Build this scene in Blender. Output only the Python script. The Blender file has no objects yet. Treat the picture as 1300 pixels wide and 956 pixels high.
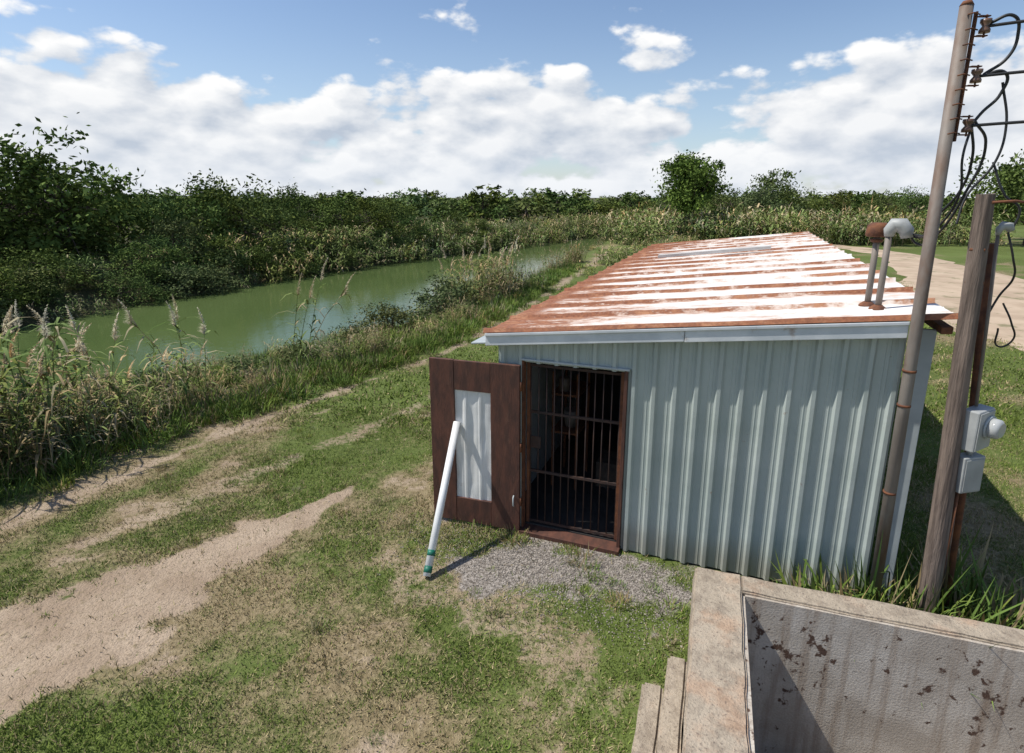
import bpy, bmesh, math, numpy as np
from mathutils import Vector, Matrix
rng = np.random.default_rng(7)
S = bpy.context.scene
COL = S.collection

# ------------------------------------------------------------------ helpers
def link(o, parent=None):
    COL.objects.link(o)
    if parent is not None: o.parent = parent
    return o
def empty(name, loc=(0,0,0), rotz=0.0):
    e = bpy.data.objects.new(name, None); e.empty_display_size = 0.2
    e.location = loc; e.rotation_euler = (0,0,rotz); COL.objects.link(e); return e
def mesh_np(name, V, F, mats=None, col=None, attrs=None, smooth=False, midx=None):
    V = np.asarray(V, dtype=np.float32); F = np.asarray(F, dtype=np.int32)
    me = bpy.data.meshes.new(name)
    me.vertices.add(len(V)); me.vertices.foreach_set('co', V.ravel())
    k = F.shape[1]
    me.loops.add(F.size); me.loops.foreach_set('vertex_index', F.ravel())
    me.polygons.add(len(F))
    me.polygons.foreach_set('loop_start', np.arange(0, F.size, k, dtype=np.int32))
    me.polygons.foreach_set('loop_total', np.full(len(F), k, dtype=np.int32))
    if midx is not None: me.polygons.foreach_set('material_index', np.asarray(midx, dtype=np.int32))
    if smooth: me.polygons.foreach_set('use_smooth', np.ones(len(F), dtype=bool))
    me.update(calc_edges=True)
    if col is not None:
        a = me.attributes.new('Col', 'FLOAT_COLOR', 'POINT')
        c = np.ones((len(V),4), dtype=np.float32); c[:,:3] = col
        a.data.foreach_set('color', c.ravel())
    if attrs:
        for n, v in attrs.items():
            a = me.attributes.new(n, 'FLOAT', 'POINT'); a.data.foreach_set('value', np.asarray(v, dtype=np.float32))
    for m in (mats or []): me.materials.append(m)
    return me
def obj(name, me, parent=None, loc=(0,0,0), rot=(0,0,0), sc=(1,1,1)):
    o = bpy.data.objects.new(name, me); o.location = loc; o.rotation_euler = rot; o.scale = sc
    return link(o, parent)
def pyobj(name, V, F, mat, parent=None, smooth=False, bevel=0.0, **k):
    me = bpy.data.meshes.new(name); me.from_pydata([tuple(v) for v in V], [], [tuple(f) for f in F]); me.update()
    if smooth:
        for p in me.polygons: p.use_smooth = True
    me.materials.append(mat)
    o = obj(name, me, parent, **k)
    if bevel > 0:
        b = o.modifiers.new('bevel', 'BEVEL'); b.width = bevel; b.segments = 2; b.limit_method = 'ANGLE'
    return o
BOXF = [(0,3,2,1),(4,5,6,7),(0,1,5,4),(1,2,6,5),(2,3,7,6),(3,0,4,7)]
def box(name, x0,x1,y0,y1,z0,z1, mat, parent=None, bevel=0.004, **k):
    V = [(x0,y0,z0),(x1,y0,z0),(x1,y1,z0),(x0,y1,z0),(x0,y0,z1),(x1,y0,z1),(x1,y1,z1),(x0,y1,z1)]
    return pyobj(name, V, BOXF, mat, parent, bevel=bevel, **k)
def lathe_path(pts, rad, n=12, cap=True):
    pts = [Vector(p) for p in pts]; V=[]; F=[]
    for i,p in enumerate(pts):
        d = (pts[min(i+1,len(pts)-1)] - pts[max(i-1,0)]).normalized()
        a = d.cross(Vector((0.3,0.9,0.1))).normalized()
        if a.length < .1: a = d.cross(Vector((1,0,0))).normalized()
        b = d.cross(a)
        for j in range(n):
            t = 2*math.pi*j/n
            V.append(p + (a*math.cos(t)+b*math.sin(t))*rad[i])
    for i in range(len(pts)-1):
        for j in range(n):
            F.append((i*n+j, i*n+(j+1)%n, (i+1)*n+(j+1)%n, (i+1)*n+j))
    if cap:
        F.append(tuple(range(n))[::-1]); F.append(tuple(range((len(pts)-1)*n, len(pts)*n)))
    return V,F
def tube(name, pts, rad, mat, parent=None, n=14, smooth=True):
    if not hasattr(rad,'__len__'): rad=[rad]*len(pts)
    V,F = lathe_path(pts, rad, n)
    o = pyobj(name, V, F, mat, parent, smooth=False)
    if smooth:
        for p in o.data.polygons:
            p.use_smooth = (len(p.vertices)==4)
    return o
def wire(name, pts, r, mat, parent=None):
    c = bpy.data.curves.new(name,'CURVE'); c.dimensions='3D'; c.bevel_depth=r; c.bevel_resolution=2; c.resolution_u=10
    s = c.splines.new('BEZIER'); s.bezier_points.add(len(pts)-1)
    for b,p in zip(s.bezier_points, pts):
        b.co = p; b.handle_left_type = b.handle_right_type = 'AUTO'
    c.materials.append(mat)
    return link(bpy.data.objects.new(name, c), parent)

_T = rng.random((256,256))
def vnoise(x, y, sc, seed=0):
    x = np.asarray(x)*sc + seed*17.3; y = np.asarray(y)*sc + seed*7.7
    xi = np.floor(x).astype(int); yi = np.floor(y).astype(int); fx=x-xi; fy=y-yi
    fx=fx*fx*(3-2*fx); fy=fy*fy*(3-2*fy)
    g = lambda a,b: _T[a%256, b%256]
    return (g(xi,yi)*(1-fx)+g(xi+1,yi)*fx)*(1-fy) + (g(xi,yi+1)*(1-fx)+g(xi+1,yi+1)*fx)*fy
def fbm(x,y,sc,seed=0,o=4):
    r=0; a=.5; t=0
    for i in range(o):
        r = r + a*vnoise(x,y,sc*2**i,seed+i*3); t+=a; a*=.55
    return r/t
def sstep(a,b,x):
    t=np.clip((x-a)/(b-a),0,1); return t*t*(3-2*t)

# ------------------------------------------------------------------ node helpers
class NT:
    def __init__(s, tree): s.t=tree
    def n(s, typ, **k):
        nd = s.t.nodes.new(typ)
        for a,b in k.items(): setattr(nd,a,b)
        return nd
    def l(s,a,b): s.t.links.new(a,b)
    def put(s, v, sock):
        if isinstance(v, bpy.types.NodeSocket): s.l(v, sock)
        elif v is not None:
            try: sock.default_value = v
            except Exception: sock.default_value = tuple(v)+(1,)
    def m(s, op, a, b=None, c=None, clamp=False):
        nd = s.n('ShaderNodeMath', operation=op); nd.use_clamp=clamp
        s.put(a, nd.inputs[0])
        if b is not None: s.put(b, nd.inputs[1])
        if c is not None: s.put(c, nd.inputs[2])
        return nd.outputs[0]
    def mix(s, f, a, b, bt='MIX'):
        nd = s.n('ShaderNodeMix', data_type='RGBA', blend_type=bt)
        s.put(f, nd.inputs[0])
        for v,i in ((a,6),(b,7)):
            if isinstance(v, bpy.types.NodeSocket): s.l(v, nd.inputs[i])
            else: nd.inputs[i].default_value = tuple(v)+(1,) if len(v)==3 else v
        return nd.outputs[2]
    def noise(s, vec, scale, detail=4, rough=.55, dist=0.0, out='Fac'):
        nd = s.n('ShaderNodeTexNoise'); 
        if vec is not None: s.l(vec, nd.inputs['Vector'])
        nd.inputs['Scale'].default_value=scale; nd.inputs['Detail'].default_value=detail
        nd.inputs['Roughness'].default_value=rough; nd.inputs['Distortion'].default_value=dist
        return nd.outputs[out]
    def vor(s, vec, scale, feature='F1', out='Distance', rnd=1.0):
        nd = s.n('ShaderNodeTexVoronoi', feature=feature)
        if vec is not None: s.l(vec, nd.inputs['Vector'])
        nd.inputs['Scale'].default_value=scale; nd.inputs['Randomness'].default_value=rnd
        return nd.outputs[out]
    def ss(s, x, a, b, lo=0.0, hi=1.0):
        nd = s.n('ShaderNodeMapRange', interpolation_type='SMOOTHSTEP')
        s.put(x, nd.inputs[0]); s.put(a, nd.inputs[1]); s.put(b, nd.inputs[2]); s.put(lo, nd.inputs[3]); s.put(hi, nd.inputs[4])
        return nd.outputs[0]
    def mapv(s, vec, scale=(1,1,1), loc=(0,0,0), rot=(0,0,0)):
        nd = s.n('ShaderNodeMapping'); s.l(vec, nd.inputs[0])
        nd.inputs['Scale'].default_value=scale; nd.inputs['Location'].default_value=loc; nd.inputs['Rotation'].default_value=rot
        return nd.outputs[0]
    def bump(s, h, strength=.3, dist=.02):
        nd = s.n('ShaderNodeBump'); s.l(h, nd.inputs['Height'])
        nd.inputs['Strength'].default_value=strength; nd.inputs['Distance'].default_value=dist
        return nd.outputs[0]
    def attr(s, name, out='Fac'):
        nd = s.n('ShaderNodeAttribute'); nd.attribute_name=name; return nd.outputs[out]
def newmat(name):
    m = bpy.data.materials.new(name); m.use_nodes=True
    nt = NT(m.node_tree); b = m.node_tree.nodes['Principled BSDF']
    tc = nt.n('ShaderNodeTexCoord').outputs['Object']
    return m, nt, b, tc
def mat_basic(name, c1, c2, rough=.7, sc=6, metal=0.0, c3=None, sc3=2.0, th=(.5,.65), bump=.15, stretch=(1,1,1)):
    m,nt,b,tc = newmat(name)
    v = nt.mapv(tc, stretch)
    n1 = nt.noise(v, sc, 4, .6)
    c = nt.mix(nt.ss(n1,.3,.7), c1, c2)
    if c3 is not None:
        n3 = nt.noise(v, sc3, 5, .65)
        c = nt.mix(nt.ss(n3, th[0], th[1]), c, c3)
    nt.put(c, b.inputs['Base Color']); b.inputs['Roughness'].default_value=rough; b.inputs['Metallic'].default_value=metal
    nt.l(nt.bump(nt.noise(v, sc*5, 2, .6), bump, .01), b.inputs['Normal'])
    return m
def mat_foliage(name, gain=1.0):
    m = bpy.data.materials.new(name); m.use_nodes=True; nt=NT(m.node_tree)
    m.node_tree.nodes.remove(m.node_tree.nodes['Principled BSDF'])
    out = m.node_tree.nodes['Material Output']
    c = nt.attr('Col','Color')
    c = nt.mix(1.0, c, (gain,gain,gain), 'MULTIPLY')
    df = nt.n('ShaderNodeBsdfDiffuse'); nt.l(c, df.inputs[0]); nt.l(df.outputs[0], out.inputs[0])
    return m

M_leaf = mat_foliage('foliage',1.22); M_grass = mat_foliage('grass_blades',1.25)
M_bark = mat_basic('bark',(.12,.09,.065),(.06,.045,.035),.9,8)
M_white = mat_basic('white_painted_metal',(.66,.68,.69),(.5,.53,.55),.5,3,c3=(.30,.20,.13),sc3=3.5,th=(.62,.78),bump=.05)
M_trim = mat_basic('grey_trim',(.44,.48,.48),(.35,.385,.39),.5,3,bump=.05)
M_pvc = mat_basic('white_pvc',(.8,.8,.78),(.7,.7,.68),.4,5,bump=.03,c3=(.5,.46,.38),sc3=5,th=(.66,.8))
M_panel = mat_basic('dirty_white_panel',(.74,.74,.72),(.62,.62,.6),.5,3,c3=(.42,.38,.32),sc3=5,th=(.6,.8),bump=.05)
M_green = mat_basic('green_band',(.01,.16,.10),(.015,.12,.08),.5,5,bump=.03)
M_doorwood = mat_basic('rust_brown_door',(.115,.044,.027),(.06,.026,.018),.75,7,c3=(.17,.085,.05),sc3=5,th=(.55,.85),bump=.3,stretch=(2.0,1,.6))
M_rust = mat_basic('rusted_steel',(.20,.075,.03),(.09,.035,.02),.85,10,bump=.3)
M_darksteel = mat_basic('dark_rusted_bars',(.06,.03,.02),(.03,.02,.018),.8,10,bump=.2)
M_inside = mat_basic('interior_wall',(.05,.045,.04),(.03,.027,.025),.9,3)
M_galv = mat_basic('galvanised_pole',(.25,.22,.19),(.16,.135,.115),.65,4,metal=.1,c3=(.14,.08,.05),sc3=3,th=(.45,.7),stretch=(1,1,.35))
M_poleWood = mat_basic('weathered_pole_wood',(.23,.175,.14),(.085,.062,.05),.9,5,bump=.9,stretch=(5,5,.35))
M_black = mat_basic('black_cable',(.012,.012,.013),(.02,.02,.02),.5,10,bump=.02)
M_grey = mat_basic('grey_meter_box',(.40,.41,.40),(.30,.31,.30),.5,4,bump=.05,c3=(.25,.2,.15),sc3=6,th=(.62,.8))
M_ceram = mat_basic('ceramic_spool',(.12,.06,.04),(.2,.12,.08),.35,5,bump=.02)
M_plank = mat_basic('weathered_plank',(.60,.59,.56),(.46,.44,.41),.9,5,stretch=(.3,3,3))

# ------------------------------------------------------------------ terrain definition
YC=[-2000,-20,0,6.9,14.4,19,40,60,73,90,120,160,2000]; XC=[-1300,-24,-11.2,-6.7,-1.8,-.3,5.6,11,16,28,72,420,5000]
YS=[-2000,-20,0,15,17.2,21.4,32.7,46.6,62,73,90,120,160,2000]; XS=[-2000,-46,-28,-13.9,-10.6,-6.5,-.8,3.9,9.2,14,25,68,410,4990]
YF=[-2000,-20,0,15,22,24,39.5,52,64,73,85,95,120,160,2000]; XF=[-2100,-66,-44,-27.8,-20.3,-19.1,-13.9,-6.2,2.4,7.4,16.5,27,52,380,4900]
xc=lambda y:np.interp(y,YC,XC); xs=lambda y:np.interp(y,YS,XS); xf=lambda y:np.interp(y,YF,XF)
WL=-1.5
def height(x,y):
    x=np.asarray(x,float); y=np.asarray(y,float)
    c=xc(y); s=xs(y)+ (fbm(x,y,.35,5)-.5)*1.0; f=xf(y)+(fbm(x,y,.3,9)-.5)*2.0
    t=sstep(0,1,(c-x)/np.maximum(c-s,.3))
    near=-1.6*t
    tf=sstep(0,1,(f-x)/5.0)
    farz=-1.6+1.75*tf
    under=-1.6-.5*np.sin(np.clip((s-x)/np.maximum(s-f,.5),0,1)*math.pi)
    z=np.where(x>s,near,np.where(x>f,under,farz))
    r=np.hypot(x,y-6)
    z=z+(fbm(x,y,.8,2)-.5)*.05*sstep(1.0,3.0,np.abs(x-.5))+(fbm(x,y,.05,3)-.5)*.5*sstep(30,80,r)*np.where(x>s,1,np.where(x>f,0,1))
    return z
A=math.radians(21.2); ca,sa=math.cos(A),math.sin(A)
P0=np.array([.135,5.97]); E1=np.array([ca,-sa]); E2=np.array([sa,ca])
def shed_local(x,y):
    dx=x-P0[0]; dy=y-P0[1]; return dx*E1[0]+dy*E1[1], dx*E2[0]+dy*E2[1]
B=math.radians(19); PB=np.array([1.586,4.44])
def basin_local(x,y):
    dx=x-PB[0]; dy=y-PB[1]; return dx*math.cos(B)-dy*math.sin(B), dx*math.sin(B)+dy*math.cos(B)
def strip(x,y,pts):
    best=np.full(np.shape(x),-9.0)
    for (ax,ay,aw),(bx,by,bw) in zip(pts[:-1],pts[1:]):
        dx,dy=bx-ax,by-ay; t=np.clip(((x-ax)*dx+(y-ay)*dy)/(dx*dx+dy*dy),0,1)
        d=np.hypot(x-ax-t*dx,y-ay-t*dy); w=aw+(bw-aw)*t
        best=np.maximum(best,(w-d)/np.maximum(w,.15))
    return best
BARE=[(-2.1,6.9,.10),(-2.5,6.35,.22),(-2.95,5.7,.38),(-3.5,4.95,.56),(-4.1,4.25,.70),(-5.2,3.2,.85),(-8,.6,1.0)]
TRK=[(-9.2,1.5,.3),(-5.9,6.0,.22),(-4.55,8.9,.18),(-3.2,11.2,.16),(-1.75,13.5,.16),(-.4,17,.2),(3,28,.3),(7,42,.4)]
TRK2=[(-4.3,6.2,.3),(-3.3,7.6,.3),(-2.0,9.6,.25),(-.6,12.3,.25)]
def masks(x,y):
    n=fbm(x,y,1.6,11,5)-.5; n2=fbm(x,y,.5,21,4)-.5; nf=fbm(x,y,5.5,31,3)-.5
    bare=sstep(-.5,.6,strip(x,y,BARE)+n*2.3+nf*1.2)
    trk=sstep(-.4,.8,strip(x,y,TRK)+n*2.4+nf*1.2)*.55
    trk2=sstep(-.1,.9,strip(x,y,TRK2)+n*3.2+nf*1.2)*.42
    dirt=np.maximum(np.maximum(bare,trk),trk2)
    scat=sstep(.06,.23,n+.45*nf)*.5*sstep(5.5,3,np.hypot(x+2.4,(y-5.6)*.7))
    dirt=np.maximum(dirt,scat)
    ls,ld=shed_local(x,y)
    apron=sstep(0,.7,1-np.hypot((ls-.2)/2.3,(ld+1.3)/1.5)+n*1.8+nf)*.44
    dirt=np.maximum(dirt,apron)
    g=sstep(-.1,.5,1-np.hypot((ls-.8)/1.75,(ld+.5)/.80)+n*1.5+nf*.9)
    dry=np.clip(.28+n2*1.8+n*1.4+nf*.6+ .32*sstep(3.4,1.2,np.hypot(x+1.1,(y-5.2)*.8)) + .28*sstep(-1.1,.3,strip(x,y,BARE))+.25*sstep(-1.5,.2,strip(x,y,TRK)),0,1)
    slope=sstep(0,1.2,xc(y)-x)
    return dirt*(1-slope*.9),g,dry,slope

u=np.linspace(-7.3,7.3,460); gx=-1.2+3*np.sinh(u)*.9; gy=7.5+3*np.sinh(u)*.9
X,Y=np.meshgrid(gx,gy); Xf=X.ravel(); Yf=Y.ravel(); Z=height(Xf,Yf)
ba,bb=basin_local(Xf,Yf)
Z=np.where((ba>.1)&(ba<4.7)&(bb<-.1)&(bb>-3.5),-1.0,Z)
d,g,dr,sl=masks(Xf,Yf)
N=len(u); I=np.arange(N*N).reshape(N,N)
F=np.stack([I[:-1,:-1],I[:-1,1:],I[1:,1:],I[1:,:-1]],-1).reshape(-1,4)
M_ground,nt,b,tc=newmat('ground_soil_grass')
pos=nt.n('ShaderNodeNewGeometry').outputs['Position']
n1=nt.noise(pos,1.3,4,.6); n2=nt.noise(pos,14,4,.65); n3=nt.noise(pos,.25,2,.5); n4=nt.noise(pos,60,2,.6)
green=nt.mix(nt.ss(n2,.3,.7),(.06,.086,.02),(.135,.163,.044))
green=nt.mix(nt.ss(n3,.35,.65),green,(.125,.163,.044))
dry=nt.mix(nt.ss(n2,.3,.7),(.19,.145,.08),(.30,.24,.14))
c=nt.mix(nt.ss(nt.m('ADD',nt.attr('dry'),nt.m('MULTIPLY_ADD',n2,.8,-.4)),.35,.95),green,dry)
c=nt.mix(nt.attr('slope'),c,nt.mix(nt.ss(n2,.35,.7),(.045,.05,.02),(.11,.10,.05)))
soil=nt.mix(nt.ss(n1,.3,.7),(.44,.345,.25),(.31,.23,.16)); soil=nt.mix(nt.ss(n4,.45,.8),soil,(.25,.185,.13)); soil=nt.mix(nt.ss(n2,.52,.75,0,.7),soil,(.21,.165,.095))
dm=nt.ss(nt.m('ADD',nt.attr('dirt'),nt.m('MULTIPLY_ADD',n2,.9,-.45)),.26,.60)
c=nt.mix(dm,c,soil)
vc=nt.vor(pos,45,out='Color'); sep=nt.n('ShaderNodeSeparateColor'); nt.l(vc,sep.inputs[0])
grav=nt.mix(sep.outputs[0],(.13,.11,.09),(.38,.34,.30))
gm=nt.ss(nt.m('ADD',nt.attr('gravel'),nt.m('MULTIPLY_ADD',n2,.9,-.45)),.3,.75)
c=nt.mix(gm,c,grav)
nt.l(c,b.inputs['Base Color']); b.inputs['Roughness'].default_value=.95; b.inputs['Specular IOR Level'].default_value=.15
h=nt.m('ADD',nt.m('MULTIPLY',n2,1.0),nt.m('MULTIPLY',n4,.5)); nt.l(nt.bump(h,.9,.035),b.inputs['Normal'])
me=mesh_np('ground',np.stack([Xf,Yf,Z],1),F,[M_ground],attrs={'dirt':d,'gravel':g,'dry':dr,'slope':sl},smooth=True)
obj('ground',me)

ys=np.concatenate([np.linspace(-60,0,12),np.linspace(2,130,90)]); V=[];
for yy in ys:
    a=xf(yy)-1.6; bq=xs(yy)+1.2
    for k in range(9): V.append((a+(bq-a)*k/8,yy,WL))
I=np.arange(len(V)).reshape(len(ys),9); F=np.stack([I[:-1,:-1],I[:-1,1:],I[1:,1:],I[1:,:-1]],-1).reshape(-1,4)
M_water,nt,b,tc=newmat('river_water'); pos=nt.n('ShaderNodeNewGeometry').outputs['Position']
nw=nt.noise(pos,.12,3,.5)
nt.l(nt.mix(nt.ss(nw,.3,.7),(.072,.108,.034),(.094,.132,.045)),b.inputs['Base Color'])
b.inputs['Roughness'].default_value=.07; b.inputs['IOR'].default_value=1.33
w1=nt.noise(pos,3.5,4,.6); w2=nt.noise(pos,.6,2,.5)
nt.l(nt.bump(nt.m('ADD',w1,w2),.10,.06),b.inputs['Normal'])
obj('river',mesh_np('river',V,F,[M_water],smooth=True))

RD=[(34,-14,6),(24,2,6),(17.8,12,5.2),(17.0,17,4.2),(19.8,24,3.0),(23,32,1.9),(25.3,38,1.4),(25.4,44,1.2),(22,54,1.2),(18,66,1.2)]
ts=np.linspace(0,len(RD)-1,160); R=np.array(RD); px=np.interp(ts,range(len(RD)),R[:,0]);py=np.interp(ts,range(len(RD)),R[:,1]);pw=np.interp(ts,range(len(RD)),R[:,2])
for _ in range(4): px[1:-1]=(px[:-2]+px[2:]+px[1:-1])/3; py[1:-1]=(py[:-2]+py[2:]+py[1:-1])/3
tx=np.gradient(px);ty=np.gradient(py);ln=np.hypot(tx,ty);nx,ny=ty/ln,-tx/ln
V=[];K=13
for i in range(160):
    wl=pw[i]*(1+.35*(vnoise(px[i],py[i],.9,4)-.5)); wr=pw[i]*(1+.35*(vnoise(px[i],py[i],.9,8)-.5))
    for k in range(K):
        s_=-wl+(wl+wr)*k/(K-1); x_=px[i]+nx[i]*s_; y_=py[i]+ny[i]*s_
        V.append((x_,y_,float(height(x_,y_))+.03-(.025 if k in(0,K-1) else 0)))
I=np.arange(len(V)).reshape(160,K); F=np.stack([I[:-1,:-1],I[:-1,1:],I[1:,1:],I[1:,:-1]],-1).reshape(-1,4)
M_road=mat_basic('dirt_road',(.50,.385,.27),(.38,.28,.19),.95,.6,c3=(.22,.19,.10),sc3=1.0,th=(.54,.68),bump=.3)
obj('dirt_road',mesh_np('dirt_road',V,F,[M_road],smooth=True))
def on_road(x,y,m=0.0):
    return np.min(np.hypot(np.asarray(x)[...,None]-px,np.asarray(y)[...,None]-py)-pw,axis=-1)<m

# ------------------------------------------------------------------ vegetation generators
def leaves_np(C, L, W, col):
    n=len(C)
    a=rng.normal(size=(n,3)); a/=np.linalg.norm(a,axis=1)[:,None]
    r=rng.normal(size=(n,3)); r[:,2]*=.6; bb=np.cross(a,r); bb/=np.linalg.norm(bb,axis=1)[:,None]
    L=L[:,None];W=W[:,None]
    V=np.stack([C-a*L,C+bb*W,C+a*L,C-bb*W],1).reshape(-1,3)
    F=np.arange(4*n).reshape(-1,4)
    return V,F,np.repeat(col,4,0)
def tree_mesh(name, H=6.0, R=3.0, base=.15, nl=5000, leaf=.11, dark=(.045,.07,.018), light=(.12,.16,.045), nclump=60, seed=0, trunk=.16, squash=1.0, nlobe=7, lo=.4):
    r=np.random.default_rng(seed); Vs=[];Fs=[];Cs=[];Ms=[];off=0
    def add(V,F,c,m):
        nonlocal off
        V=np.array([tuple(v) for v in V],float).reshape(-1,3); F=np.array(F)
        Vs.append(V);Fs.append(F+off);Cs.append(np.broadcast_to(c,(len(V),3)) if np.ndim(c)==1 else c);Ms.append(np.full(len(F),m));off+=len(V)
    top=np.array([r.normal()*.2,r.normal()*.2,H*.55])
    V,F=lathe_path([(0,0,-.3),(r.normal()*.1,r.normal()*.1,H*.2),tuple(top*[.8,.8,.75]),tuple(top)],[trunk*1.2,trunk,trunk*.7,trunk*.4],7,False); add(V,F,np.array([.1,.08,.06]),1)
    cl=[]
    lobes=[(r.uniform(-.6,.6)*R,r.uniform(-.6,.6)*R,H*r.uniform(lo,.85),r.uniform(.32,.58)*R) for _ in range(nlobe)]
    lobes.append((0,0,H*.6,R*.6))
    if lo<.3:
        for k in range(5):
            a_=k*1.26+r.uniform(-.4,.4); lobes.append((math.cos(a_)*R*.7,math.sin(a_)*R*.7,H*r.uniform(.08,.25),R*.42))
    while len(cl)<nclump:
        lx,ly,lz,lr=lobes[r.integers(len(lobes))]
        v=r.normal(size=3); v/=np.linalg.norm(v); q=lr*r.uniform(.6,1.08)
        p=np.array([lx+v[0]*q,ly+v[1]*q,lz+v[2]*q*.8*squash])
        if p[2]<H*base: p[2]=H*base+r.uniform(0,.3)
        if p[2]>H: continue
        cl.append(p)
    for i,p in enumerate(cl):
        if i%4==0:
            st=top*r.uniform(.3,1.0); mid=(st+p)/2+r.normal(size=3)*.15
            V,F=lathe_path([tuple(st),tuple(mid),tuple(p)],[trunk*.35,trunk*.22,trunk*.08],5,False); add(V,F,np.array([.1,.08,.06]),1)
    per=nl//nclump
    dark=np.array(dark);light=np.array(light)
    for p in cl:
        sz=r.uniform(.2,.5)*R*.36
        n=int(per*r.uniform(.5,1.5))
        C=p+r.normal(size=(n,3))*sz*[1,1,.65]
        k=np.clip(r.uniform(.1,.9)+r.normal(size=(n,1))*.22,0,1.15)
        col=dark+(light-dark)*k
        V,F,cc=leaves_np(C,leaf*r.uniform(.6,1.3,n),leaf*.5*r.uniform(.6,1.3,n),col)
        Vs.append(V);Fs.append(F+off);Cs.append(cc);Ms.append(np.zeros(len(F),int));off+=len(V)
    return mesh_np(name,np.concatenate(Vs),np.concatenate(Fs),[M_leaf,M_bark],col=np.concatenate(Cs),midx=np.concatenate(Ms))

def ribbons(P, D, L, W, droop, col, seg=4, tip=.15):
    n=len(P); t=np.linspace(0,1,seg+1)
    side=np.cross(D,[0,0,1.0]); side/=np.maximum(np.linalg.norm(side,axis=1),1e-4)[:,None]
    V=np.zeros((n,seg+1,2,3))
    for i,tt in enumerate(t):
        c=P+D*(L*tt)[:,None]; c[:,2]-=droop*L*tt*tt
        w=(W*(1-tt)**.7*(.5+.5*min(1,tt*4+.3))+W*tip*(1-tt))[:,None]
        V[:,i,0]=c-side*w; V[:,i,1]=c+side*w
    base=np.arange(n)[:,None]*(2*(seg+1)); F=[]
    for i in range(seg):
        F.append(np.stack([base[:,0]+2*i,base[:,0]+2*i+1,base[:,0]+2*i+3,base[:,0]+2*i+2],1))
    return V.reshape(-1,3),np.concatenate(F),np.repeat(col,2*(seg+1),0)
def cane_mesh(name, ns=26, H=2.2, R=.8, plume=.2, nleaf=13, dry=.25, seed=0, lw=.02, leafL=.5, seg=3, psize=1.0, hmin=.5):
    r=np.random.default_rng(seed); Vs=[];Fs=[];Cs=[];off=0
    def add(V,F,c):
        nonlocal off
        Vs.append(V);Fs.append(F+off);Cs.append(c);off+=len(V)
    for s in range(ns):
        a=r.uniform(0,6.28);q=R*math.sqrt(r.random()); b0=np.array([q*math.cos(a),q*math.sin(a),-.15])
        h=H*r.uniform(hmin,1.0); lean=np.array([math.cos(a),math.sin(a)])*r.uniform(.0,.28)*h+r.normal(size=2)*.1*h
        isdry=r.random()<dry
        scol=np.array([.34,.27,.15]) if isdry else np.array([.17,.19,.07])
        pts=[b0+np.array([lean[0]*t*t,lean[1]*t*t,h*t*(1-.08*t)]) for t in (0,.35,.7,1)]
        V,F=lathe_path([tuple(p) for p in pts],[.013,.011,.009,.005],3,False)
        V=np.array([tuple(v) for v in V]); add(V,np.array(F),np.broadcast_to(scol,(len(V),3)))
        n=nleaf; t=r.uniform(.15,1,n); P=b0+np.stack([lean[0]*t*t,lean[1]*t*t,h*t*(1-.08*t)],1)
        az=r.uniform(0,6.28,n); el=r.uniform(.35,1.1,n); D=np.stack([np.cos(az)*np.cos(el),np.sin(az)*np.cos(el),np.sin(el)],1)
        k=np.clip(r.uniform(.2,.8)+r.normal(size=(n,1))*.25,0,1)
        col=np.array([.07,.105,.027])+(np.array([.19,.225,.08])-np.array([.07,.105,.027]))*k
        dm=(r.random((n,1))<(.85 if isdry else .14)); col=np.where(dm,np.array([.31,.25,.145])*(.6+.6*k),col)
        V,F,c=ribbons(P,D,leafL*r.uniform(.6,1.2,n),lw*r.uniform(.7,1.2,n),r.uniform(.4,1.1,n),col,seg=seg); add(V,F,c)
        if r.random()<plume:
            m=int(110*psize); t=r.uniform(0,1,m); ax=pts[-1]; bend=lean/(np.linalg.norm(lean)+1e-3)
            C=ax+np.stack([bend[0]*.16*t*t,bend[1]*.16*t*t,t*.40-.06],1)*[psize,psize,psize]
            az=r.uniform(0,6.28,m); D=np.stack([np.cos(az)*.45+bend[0]*.35,np.sin(az)*.45+bend[1]*.35,np.full(m,.8)],1); D/=np.linalg.norm(D,axis=1)[:,None]
            col=np.array([.56,.48,.34])*r.uniform(.75,1.2,(m,1))
            V,F,c=ribbons(C,D,.13*psize*(1.15-t)*r.uniform(.7,1.3,m),np.full(m,.009),np.full(m,.5),col,seg=2); add(V,F,c)
    return mesh_np(name,np.concatenate(Vs),np.concatenate(Fs),[M_grass],col=np.concatenate(Cs))
def tuft_mesh(name,n=140,H=.35,R=.25,seed=0,w=.006,c0=(.06,.095,.02),c1=(.155,.215,.052),dry=.12):
    r=np.random.default_rng(seed)
    a=r.uniform(0,6.28,n);q=R*np.sqrt(r.random(n)); P=np.stack([q*np.cos(a),q*np.sin(a),np.full(n,-.03)],1)
    az=a+r.normal(size=n)*.9; el=r.uniform(.7,1.5,n); D=np.stack([np.cos(az)*np.cos(el),np.sin(az)*np.cos(el),np.sin(el)],1)
    k=r.random((n,1)); col=np.array(c0)+(np.array(c1)-np.array(c0))*k
    col=np.where(r.random((n,1))<dry,np.array([.28,.225,.125])*(.6+.5*k),col)
    V,F,c=ribbons(P,D,H*r.uniform(.5,1.2,n),w*r.uniform(.7,1.3,n),r.uniform(.1,.7,n),col,seg=2)
    return mesh_np(name,V,F,[M_grass],col=c)
_cache={}
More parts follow.
